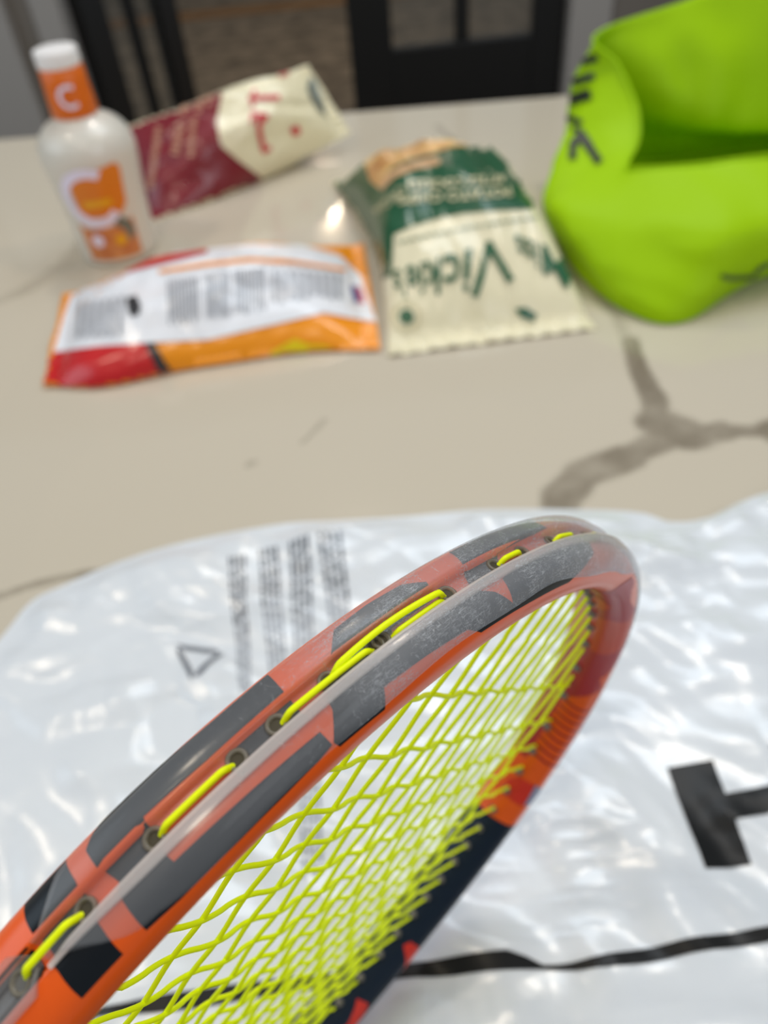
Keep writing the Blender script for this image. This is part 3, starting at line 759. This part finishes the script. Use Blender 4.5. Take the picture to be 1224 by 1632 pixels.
# ------------------------------------------------------------------ snack bags (pillow packs)
def film(name, c, rough=.26):
    mt = pmat(name, c, .34, Specular_IOR_Level=0.5, Coat_Weight=0.22, Coat_Roughness=0.14); add_bump(mt, 30, .35, .004, 2); return mt
def pillow(name, label, corners, T, Tlow, film_mat, seed, group, crimp='u', nu=84, nv=64, wr=.0035, shape=None, pe=.55):
    """corners: P00 (u0 v0), P10, P11, P01; crimped ends at u = 0 / 1 (or v); T = bulge above, Tlow below"""
    P00, P10, P11, P01 = [Vector(c) for c in corners]
    Nn = (P10 - P00).cross(P01 - P00).normalized()
    if Nn.z < 0: Nn = -Nn
    def base(u, v):
        return (P00 * (1 - u) + P10 * u) * (1 - v) + (P01 * (1 - u) + P11 * u) * v
    cen = base(.5, .5)
    def prof(u, v):
        a, b = (u, v) if crimp == 'u' else (v, u)
        e = max(0, min(a, 1 - a) - .055) / .445
        pu = math.sin(min(1, e) * math.pi / 2) ** .62
        pv = max(0, math.sin(math.pi * min(1, max(0, b)))) ** pe
        return pu * pv, e, b
    def surf(u, v, top=1):
        k, e, b = prof(u, v)
        p = base(u, v)
        pull = .055 * k + .02
        p = p + (cen - p) * 0.0
        a_, b_ = (u, v) if crimp == 'u' else (v, u)
        side = (b_ - .5) * -2 * .045 * math.sin(math.pi * a_)      # waist: edges drawn in where the pack is fat
        ax = (P01 - P00) if crimp == 'u' else (P10 - P00)
        p = p + ax * side * .5
        if shape: p = p + shape(u, v)
        n1 = noise.noise(Vector((b * 9 + seed, e * 2.2, seed * 2))); n2 = noise.noise(Vector((u * 5 - seed, v * 5, seed)))
        n3 = noise.noise(Vector((u * 12, v * 9 + seed, seed * 3)))
        wv = wr * (n1 * 1.7 * math.exp(-e * 2.4) + n2 * 1.9 + abs(n3) * -.8) * (.15 + .85 * min(1, k * 1.6))
        h = (T * k + wv) if top else -Tlow * k
        p = p + Nn * h
        if min(a_, 1 - a_) < .06:
            p = p + Nn * (.0012 * math.sin(b_ * 70 + seed) + .004 * noise.noise(Vector((b_ * 4, a_ * 3, seed + 7))))
        lowz = .0012 if top else .0004
        if p.z < lowz: p.z = lowz + (0 if not top else .0006 * (1 + n3))
        return p
    vs = []
    for t in (1, 0):
        for i in range(nu):
            for j in range(nv): vs.append(surf(i / (nu - 1), j / (nv - 1), t))
    f1 = grid_faces(nu, nv); n1 = nu * nv
    fs = list(f1) + [tuple(n1 + k for k in reversed(f)) for f in f1]
    def rim(a, b): fs.append((a, b, b + n1, a + n1))
    for i in range(nu - 1): rim(i * nv + nv - 1, (i + 1) * nv + nv - 1); rim((i + 1) * nv, i * nv)
    for j in range(nv - 1): rim(j, j + 1); rim((nu - 1) * nv + j + 1, (nu - 1) * nv + j)
    me_ = mesh('pack', vs, fs)
    bm = bmesh.new(); bm.from_mesh(me_); bmesh.ops.remove_doubles(bm, verts=bm.verts[:], dist=1e-6); bmesh.ops.recalc_face_normals(bm, faces=bm.faces[:])
    t = empty(name, (cen.x, cen.y, 0)); tag(t, label, 'snack bag', group)
    off = Vector((cen.x, cen.y, 0))
    bvh = BVHTree.FromPolygons([Vector(v) for v in vs], fs)
    for v in bm.verts: v.co -= off
    bm.to_mesh(me_); bm.free(); link('film', me_, film_mat, t)
    return t, bvh, off
def trace(t, bvh, off, name, polys, mat, lift=.0009, step=5, bm=None, label=None, px=None):
    f = on_surface(bvh, lift)
    def g(a, b):
        p = f(a, b); return None if p is None else p - off
    o = decal(name, bm if bm is not None else art_bm(polys), g, mat, t, step, lambda c: to_cam(c + off))
    if label: o['label'] = label
    if name in ('small_print', 'scalloped_border'): o['kind'] = 'stuff'
    return o
M['white_ink'] = film('white print', srgb(232, 232, 236)); M['txt_grey'] = pmat('grey text print', srgb(150, 152, 158), .3)
M['txt_black'] = pmat('black text print', srgb(50, 48, 50), .35)

# orange pack lying on its face
M['film_orange'] = film('orange film', srgb(246, 150, 0)); M['film_red'] = film('red film', srgb(196, 20, 24)); M['film_yellow'] = film('yellow print', srgb(236, 206, 10))
M['film_brown'] = mottled(film('brown snack print', srgb(150, 105, 40)), srgb(110, 84, 40), srgb(190, 140, 50), 90); M['blue_ink'] = pmat('blue print', srgb(60, 66, 140), .35)
o1, b1, f1_ = pillow('snack_bag', 'orange and red snack bag lying face down, white ingredients panel up', (G(70, 612, .003), G(607, 560, .003), G(580, 386, .005), G(100, 466, .006)), .058, .012, M['film_orange'], 2.3, 'snack bags on the island', crimp='u', wr=.0050, shape=lambda u, v: Vector((-.004, -.016, 0)) * math.exp(-((u - .2) / .16) ** 2) * (1 - v) + Vector((0, .010, 0)) * math.exp(-((u - .78) / .2) ** 2) * (1 - v))
trace(o1, b1, f1_, 'printed_panel', [[(60, 620), (285, 612), (262, 590), (240, 560), (232, 548), (160, 552), (88, 562), (70, 590)], ], M['film_red'], label='red printed panel')
trace(o1, b1, f1_, 'printed_panel', [[(96, 470), (130, 432), (200, 410), (262, 396), (262, 420), (180, 446), (112, 470)]], M['film_red'], label='red printed panel')
trace(o1, b1, f1_, 'ingredients_panel', [[(86, 562), (104, 500), (118, 462), (180, 428), (262, 406), (400, 391), (480, 392), (540, 408), (575, 440), (600, 515), (560, 508), (515, 500), (440, 517), (330, 542), (240, 547), (160, 552)]], M['white_ink'], .0013, label='white ingredients panel')
trace(o1, b1, f1_, 'panel_stripe', [[(118, 456), (180, 432), (262, 410), (330, 400), (330, 406), (262, 422), (190, 440), (120, 466)]], M['film_red'], .0024)
trace(o1, b1, f1_, 'panel_stripe', [[(255, 432), (330, 421), (400, 414), (470, 418), (550, 430), (550, 435), (470, 424), (400, 420), (330, 427), (255, 438)]], M['film_orange'], .0024)
lines_ = []; rnd = random.Random(8)
for c0, c1, ya, yb in ((268, 318, (448, 522), (444, 516)), (326, 366, (440, 514), (434, 506)), (372, 424, (432, 506), (428, 500)), (430, 545, (432, 492), (440, 478))):
    n = 9
    for k in range(n):
        t = (k + .2) / n; x = c0 + (c1 - c0) * t
        y0 = ya[0] + (yb[0] - ya[0]) * t; y1 = ya[1] + (yb[1] - ya[1]) * t; wpx = (c1 - c0) / n * .5
        e = y1 - rnd.uniform(0, 12); lines_.append([(x, y0), (x + wpx, y0), (x + wpx + 2, e), (x + 2, e)])
for k in range(6):
    x = 128 + k * 13; lines_.append([(x, 486 - k * 2), (x + 6, 485 - k * 2), (x + 2, 540 - k), (x - 4, 541 - k)])
trace(o1, b1, f1_, 'small_print', lines_, M['txt_grey'], .0026)
trace(o1, b1, f1_, 'symbol', [[(203, 478), (219, 474), (226, 488), (224, 502), (210, 506), (205, 492)]], M['txt_black'], .0026)
trace(o1, b1, f1_, 'symbol', [[(145, 444), (157, 440), (158, 452), (147, 456)]], M['txt_black'], .0026)
trace(o1, b1, f1_, 'flag_mark', [[(556, 458), (568, 457), (575, 482), (563, 484)]], M['blue_ink'], .0026, label='blue half of a small mark')
trace(o1, b1, f1_, 'flag_mark', [[(568, 460), (576, 460), (583, 486), (575, 488)]], M['film_red'], .0024, label='red half of a small mark')
trace(o1, b1, f1_, 'printed_arc', [[(232, 549), (246, 547), (262, 575), (290, 606), (278, 612), (252, 590)]], M['txt_black'], .0026)
trace(o1, b1, f1_, 'printed_picture', [[(308, 604), (326, 586), (350, 580), (366, 575), (380, 584), (390, 600), (360, 606)]], M['film_brown'], .0013)
trace(o1, b1, f1_, 'printed_burst', [[(420, 592), (432, 560), (450, 550), (470, 540), (492, 548), (518, 550), (548, 560), (510, 584), (455, 594)]], M['film_yellow'], .0013)
trace(o1, b1, f1_, 'printed_badge', [disc(552, 374, 13, 16)], M['film_yellow'], .0013)

# green and cream pack
M['film_cream'] = film('cream film', srgb(232, 222, 188)); M['film_green'] = film('dark green film', srgb(26, 84, 52)); M['green_ink'] = film('green lettering', srgb(34, 92, 60))
M['chip_print'] = mottled(film('potato chip picture', srgb(205, 150, 80)), srgb(176, 112, 52), srgb(228, 186, 120), 45)
M['cream_ink'] = pmat('cream lettering', srgb(214, 204, 164), .35); M['tan_ink'] = pmat('tan ribbon print', srgb(200, 158, 116), .35)
o2, b2, f2_ = pillow('snack_bag', "green and cream potato chip bag with upside down green lettering, beside the lime bag", (G(618, 566, .003), G(952, 522, .003), G(806, 262, .004), G(526, 278, .004)), .100, .03, M['film_cream'], 5.1, 'snack bags on the island', crimp='v', wr=.006, shape=lambda u, v: Vector((0, -.022, 0)) * sm(.35, 1.0, v) + Vector((-.016 * u + .018 * (1 - u), 0, 0)) * math.sin(math.pi * v), pe=.24)
trace(o2, b2, f2_, 'printed_panel', [[(500, 300), (520, 240), (640, 190), (830, 200), (850, 334), (790, 336), (740, 340), (700, 348), (660, 360), (628, 374), (624, 440), (596, 450), (470, 330)]], M['film_green'], label='dark green printed panel')
trace(o2, b2, f2_, 'chip_picture', [[(582, 262), (585, 236), (650, 190), (740, 190), (776, 222), (770, 232), (720, 236), (690, 246), (650, 256), (622, 272), (605, 300), (592, 290)]], M['chip_print'], .0013, label='potato chip picture')
trace(o2, b2, f2_, 'ribbon', [[(600, 296), (620, 276), (650, 262), (690, 252), (704, 256), (700, 264), (660, 272), (630, 284), (610, 304)]], M['tan_ink'], .0012)
def upside(s, quad, mat, t, b, o, lift=.0024, step=5, **kw):
    # quad: the text's own lower-left, lower-right, upper-right, upper-left in photo coordinates
    return trace(t, b, o, 'lettering', None, mat, lift, step, bm=fit_text(text_bm(s, **kw), quad))
upside('KETTLE COOKED', ((806, 282), (648, 290), (652, 305), (800, 295)), M['cream_ink'], o2, b2, f2_, bold=.02)
upside('POTATO CHIPS', ((812, 300), (636, 312), (636, 328), (815, 315)), M['cream_ink'], o2, b2, f2_, bold=.02)
upside('ORIGINAL', ((640, 296), (596, 335), (600, 347), (650, 310)), M['cream_ink'], o2, b2, f2_)
upside("Vickie's", ((795, 432), (640, 425), (628, 462), (770, 468)), M['green_ink'], o2, b2, f2_, shear=.25, bold=.02) if False else None
for s, q in (("ickie's", ((742, 406), (636, 434), (634, 466), (736, 452))), ("V", ((792, 376), (750, 382), (754, 470), (824, 446))), ("Miss", ((905, 395), (818, 372), (836, 420), (915, 455)))):
    pass
def g_stroke(pts, wd):
    polys = []
    for (a, b), (c, d_) in zip(pts[:-1], pts[1:]):
        l = math.hypot(c - a, d_ - b); nx, ny = -(d_ - b) / l * wd / 2, (c - a) / l * wd / 2; tx, ty = (c - a) / l * wd * .3, (d_ - b) / l * wd * .3
        polys.append([(a + nx - tx, b + ny - ty), (c + nx + tx, d_ + ny + ty), (c - nx + tx, d_ - ny + ty), (a - nx - tx, b - ny - ty)])
    return polys
trace(o2, b2, f2_, 'lettering', g_stroke([(812, 446), (780, 390), (757, 470)], 11), M['green_ink'], .0024, label='green upside down letter V')
trace(o2, b2, f2_, 'lettering', None, M['green_ink'], .0024, 7, bm=fit_text(text_bm("ickie's", bold=.012), ((752, 396), (628, 432), (632, 476), (748, 472))), label='green upside down lettering')
trace(o2, b2, f2_, 'lettering', None, M['green_ink'], .0024, 7, bm=fit_text(text_bm("Miss", bold=.012), ((914, 408), (818, 374), (826, 412), (904, 462))), label='green upside down lettering')
trace(o2, b2, f2_, 'round_mark', [disc(648, 505, 12, 18)], M['green_ink'], .0013); trace(o2, b2, f2_, 'round_mark', [arc_poly(648, 505, 19, 23, 0, 6.2, 28)], M['cream_ink'], .0013)
trace(o2, b2, f2_, 'printed_mark', [[(820, 492), (838, 490), (856, 502), (850, 512), (830, 506)]], M['green_ink'], .0013)
sc_ = []
for k in range(20):
    x = 640 + k * 11; y = 384 - k * 2.0 - 3 * math.sin(k * .16); sc_.append(arc_poly(x, y, 3.6, 5.4, 0, math.pi, 8))
trace(o2, b2, f2_, 'scalloped_border', sc_, M['green_ink'], .0018, 20)

# dark red and cream pack at the back
M['film_maroon'] = film('dark red film', srgb(122, 20, 34)); M['red_ink'] = pmat('red lettering', srgb(200, 40, 56), .35); M['pink_ink'] = pmat('tan small print', srgb(188, 134, 110), .35)
M['foil'] = pmat('silver foil lining', srgb(150, 156, 146), .3, Metallic=.7)
o3, b3, f3_ = pillow('snack_bag', 'dark red and cream snack bag leaning up at the back behind the bottle', (Y(230, 398, .98), Y(560, 212, 1.17), Y(490, 104, 1.20), Y(190, 205, 1.13)), .055, .05, M['film_cream'], 9.7, 'snack bags on the island', crimp='u', wr=.0045)
trace(o3, b3, f3_, 'printed_panel', [[(180, 380), (180, 180), (300, 120), (362, 126), (352, 160), (345, 195), (352, 232), (380, 256), (418, 284), (400, 296), (330, 326), (262, 350)]], M['film_maroon'], label='dark red printed panel')
tx = []
for (xa, ya), (xb, yb), wd in (((236, 300), (250, 200), 10), ((274, 246), (284, 196), 12), ((300, 250), (306, 186), 9), ((286, 180), (300, 160), 9), ((312, 180), (322, 146), 8), ((330, 170), (336, 140), 6)):
    l = math.hypot(xb - xa, yb - ya); n = max(3, int(l / 8)); ux, uy = (xb - xa) / l, (yb - ya) / l
    for k in range(n):
        a, b = xa + ux * l * k / n, ya + uy * l * k / n; e = l / n * .66
        tx.append([(a, b), (a + ux * e, b + uy * e), (a + ux * e - uy * wd, b + uy * e + ux * wd), (a - uy * wd, b + ux * wd)])
trace(o3, b3, f3_, 'small_print', tx, M['pink_ink'], .0022)
trace(o3, b3, f3_, 'lettering', g_stroke([(398, 158), (443, 156)], 8) + g_stroke([(405, 146), (402, 170)], 6) + g_stroke([(402, 184), (424, 186), (412, 196), (413, 212), (420, 240), (428, 236)], 8) + g_stroke([(404, 182), (400, 196)], 5), M['red_ink'], .0022, label='red script lettering')
trace(o3, b3, f3_, 'printed_mark', [disc(470, 208, 8, 12)], M['red_ink'], .0022)
trace(o3, b3, f3_, 'printed_mark', [[(442, 116), (458, 108), (460, 120), (446, 124)]], M['red_ink'], .0022)
trace(o3, b3, f3_, 'foil_fold', [[(488, 140), (494, 122), (503, 128), (512, 155), (522, 190), (508, 178), (494, 158)]], M['foil'], .0014, label='grey green foil fold at the crimped end')

# ------------------------------------------------------------------ lime bag
def fabric(name, c):
    mt = pmat(name, c, .55, Specular_IOR_Level=0.15, Subsurface_Weight=0.0); add_bump(mt, 12, .22, .01, 2); return mt
M['lime'] = fabric('lime green bag', (0.335, 0.57, 0.0, 1)); M['lime_ink'] = pmat('black bag print', srgb(24, 34, 24), .4); M['dark_lime_ink'] = pmat('olive bag print', srgb(70, 96, 20), .4)
cols_ = [  # bottom, low bulge, high bulge, rim -- walking round from the front right over the left to the back
 ((.62, .72, 0), (.62, .66, .035), (.62, .67, .075), (.62, .75, .108)),
 (G(1224, 442), (.425, .672, .03), (.425, .675, .075), Y(1224, 247, .75)),
 (G(1090, 515), (.318, .632, .022), (.338, .664, .075), Y(1105, 262, .76)),
 (G(1000, 500), (.252, .668, .025), (.268, .705, .070), Y(1012, 268, .785)),
 ((.235, .74, 0), (.222, .745, .034), (.214, .775, .066), Y(1000, 262, .81)),
 ((.232, .83, 0), (.205, .825, .045), (.228, .835, .070), Y(1013, 225, .845)),
 ((.245, .91, 0), (.234, .895, .05), (.247, .897, .082), Y(1012, 170, .885)),
 ((.27, .97, 0), (.258, .955, .06), (.270, .945, .115), Y(984, 102, .925)),
 ((.30, 1.0, 0), (.285, .985, .07), (.286, .975, .130), Y(950, 55, .96)),
 ((.40, 1.02, 0), (.395, .985, .05), Y(1115, 185, .94), Y(1095, 2, .99)),
 ((.62, 1.0, 0), (.62, .985, .05), Y(1340, 190, .95), Y(1330, -80, 1.0)),
 ((.71, .86, 0), (.74, .86, .04), (.74, .86, .09), (.70, .87, .13)),
]
rows = []
for r in range(4): rows.append(catmull([Vector(c[r]) for c in cols_], 10, True))
nb = len(rows[0]); lv = []; NV = 26
for j in range(nb):
    line = catmull([rows[r][j] for r in range(4)], 9)
    lv.append(line)
nv = len(lv[0]); vs = []
for j in range(nb):
    for k in range(nv):
        p = lv[j][k].copy(); t = k / (nv - 1)
        nn = -(abs(noise.noise(Vector((p.x * 13, p.y * 9, p.z * 11)))) * .020 + abs(noise.noise(Vector((p.x * 20 + 4, p.y * 16, p.z * 26)))) * .007) * sm(0, .25, t) * (1 - .6 * sm(.85, 1, t))
        cdir = Vector((p.x - .45, p.y - .84, 0)).normalized()
        p += cdir * nn; p.z = max(p.z, .0006); vs.append(p)
fs = grid_faces(nb, nv, True, False)
nbase = len(vs)
cb = sum((lv[j][0] for j in range(nb)), Vector()) / nb; cb.z = .0006; vs.append(cb)
for j in range(nb): fs.append((nbase, j * nv, ((j + 1) % nb) * nv))
lo = Vector((.45, .84, 0)); lb = empty('reusable_bag', lo); tag(lb, 'lime green open reusable bag with black lettering at the right', 'bag')
me = mesh('bag_body', [v - lo for v in vs], fs)
bm = bmesh.new(); bm.from_mesh(me); bmesh.ops.recalc_face_normals(bm, faces=bm.faces[:]); bm.to_mesh(me); bm.free()
lbo = link('bag_body', me, M['lime'], lb)
sd = lbo.modifiers.new('thickness', 'SOLIDIFY'); sd.thickness = .0012; sd.offset = -1
sb = lbo.modifiers.new('smooth', 'SUBSURF'); sb.levels = 1; sb.render_levels = 1
b4 = BVHTree.FromPolygons(vs, fs)
# hem round the mouth
link('hem', tube_mesh('hem', [lv[j][-1] - lo for j in range(nb)], .0016, 8, True), M['lime'], lb)
trace(lb, b4, lo, 'lettering', g_stroke([(914, 232), (922, 222), (932, 226), (946, 246), (954, 258)], 13) + g_stroke([(914, 230), (913, 252)], 12) + g_stroke([(916, 206), (930, 214), (944, 236)], 8), M['lime_ink'], .0022, 5, label='black printed letter')
for sa, sb_, sw in (((900, 186), (926, 196), 9), ((908, 160), (938, 152), 17), ((918, 130), (945, 122), 12), ((926, 100), (950, 92), 12)):
    trace(lb, b4, lo, 'lettering', g_stroke([sa, sb_], sw), M['lime_ink'], .0022, 5, label='black printed letter stroke')
trace(lb, b4, lo, 'lettering', g_stroke([(1150, 440), (1165, 443), (1180, 442), (1200, 440)], 8), M['dark_lime_ink'], .0016, 6, label='olive small print')
trace(lb, b4, lo, 'lettering', g_stroke([(1204, 434), (1212, 426), (1226, 420)], 8), M['dark_lime_ink'], .0016, 6, label='olive small print')

# ------------------------------------------------------------------ pieces that sit on a part hang under that part
def under(part, kids):
    for k in kids:
        mw_ = k.matrix_local.copy(); k.parent = part; k.matrix_local = part.matrix_local.inverted() @ mw_
def kids_of(root, *names): return [c for c in root.children if c.name.split('.')[0] in names]
under(kids_of(racket, 'bumper_guard')[0], kids_of(racket, 'bumper_rail'))
for a, b in zip(kids_of(racket, 'outer_grommet'), kids_of(racket, 'grommet_hole')): under(a, [b])
under(kids_of(bottle, 'front_label')[0], kids_of(bottle, 'label_letter', 'label_print'))
under(kids_of(bottle, 'neck_sleeve')[0], kids_of(bottle, 'sleeve_letter'))
under(kids_of(o1, 'ingredients_panel')[0], kids_of(o1, 'panel_stripe', 'small_print', 'symbol', 'flag_mark'))
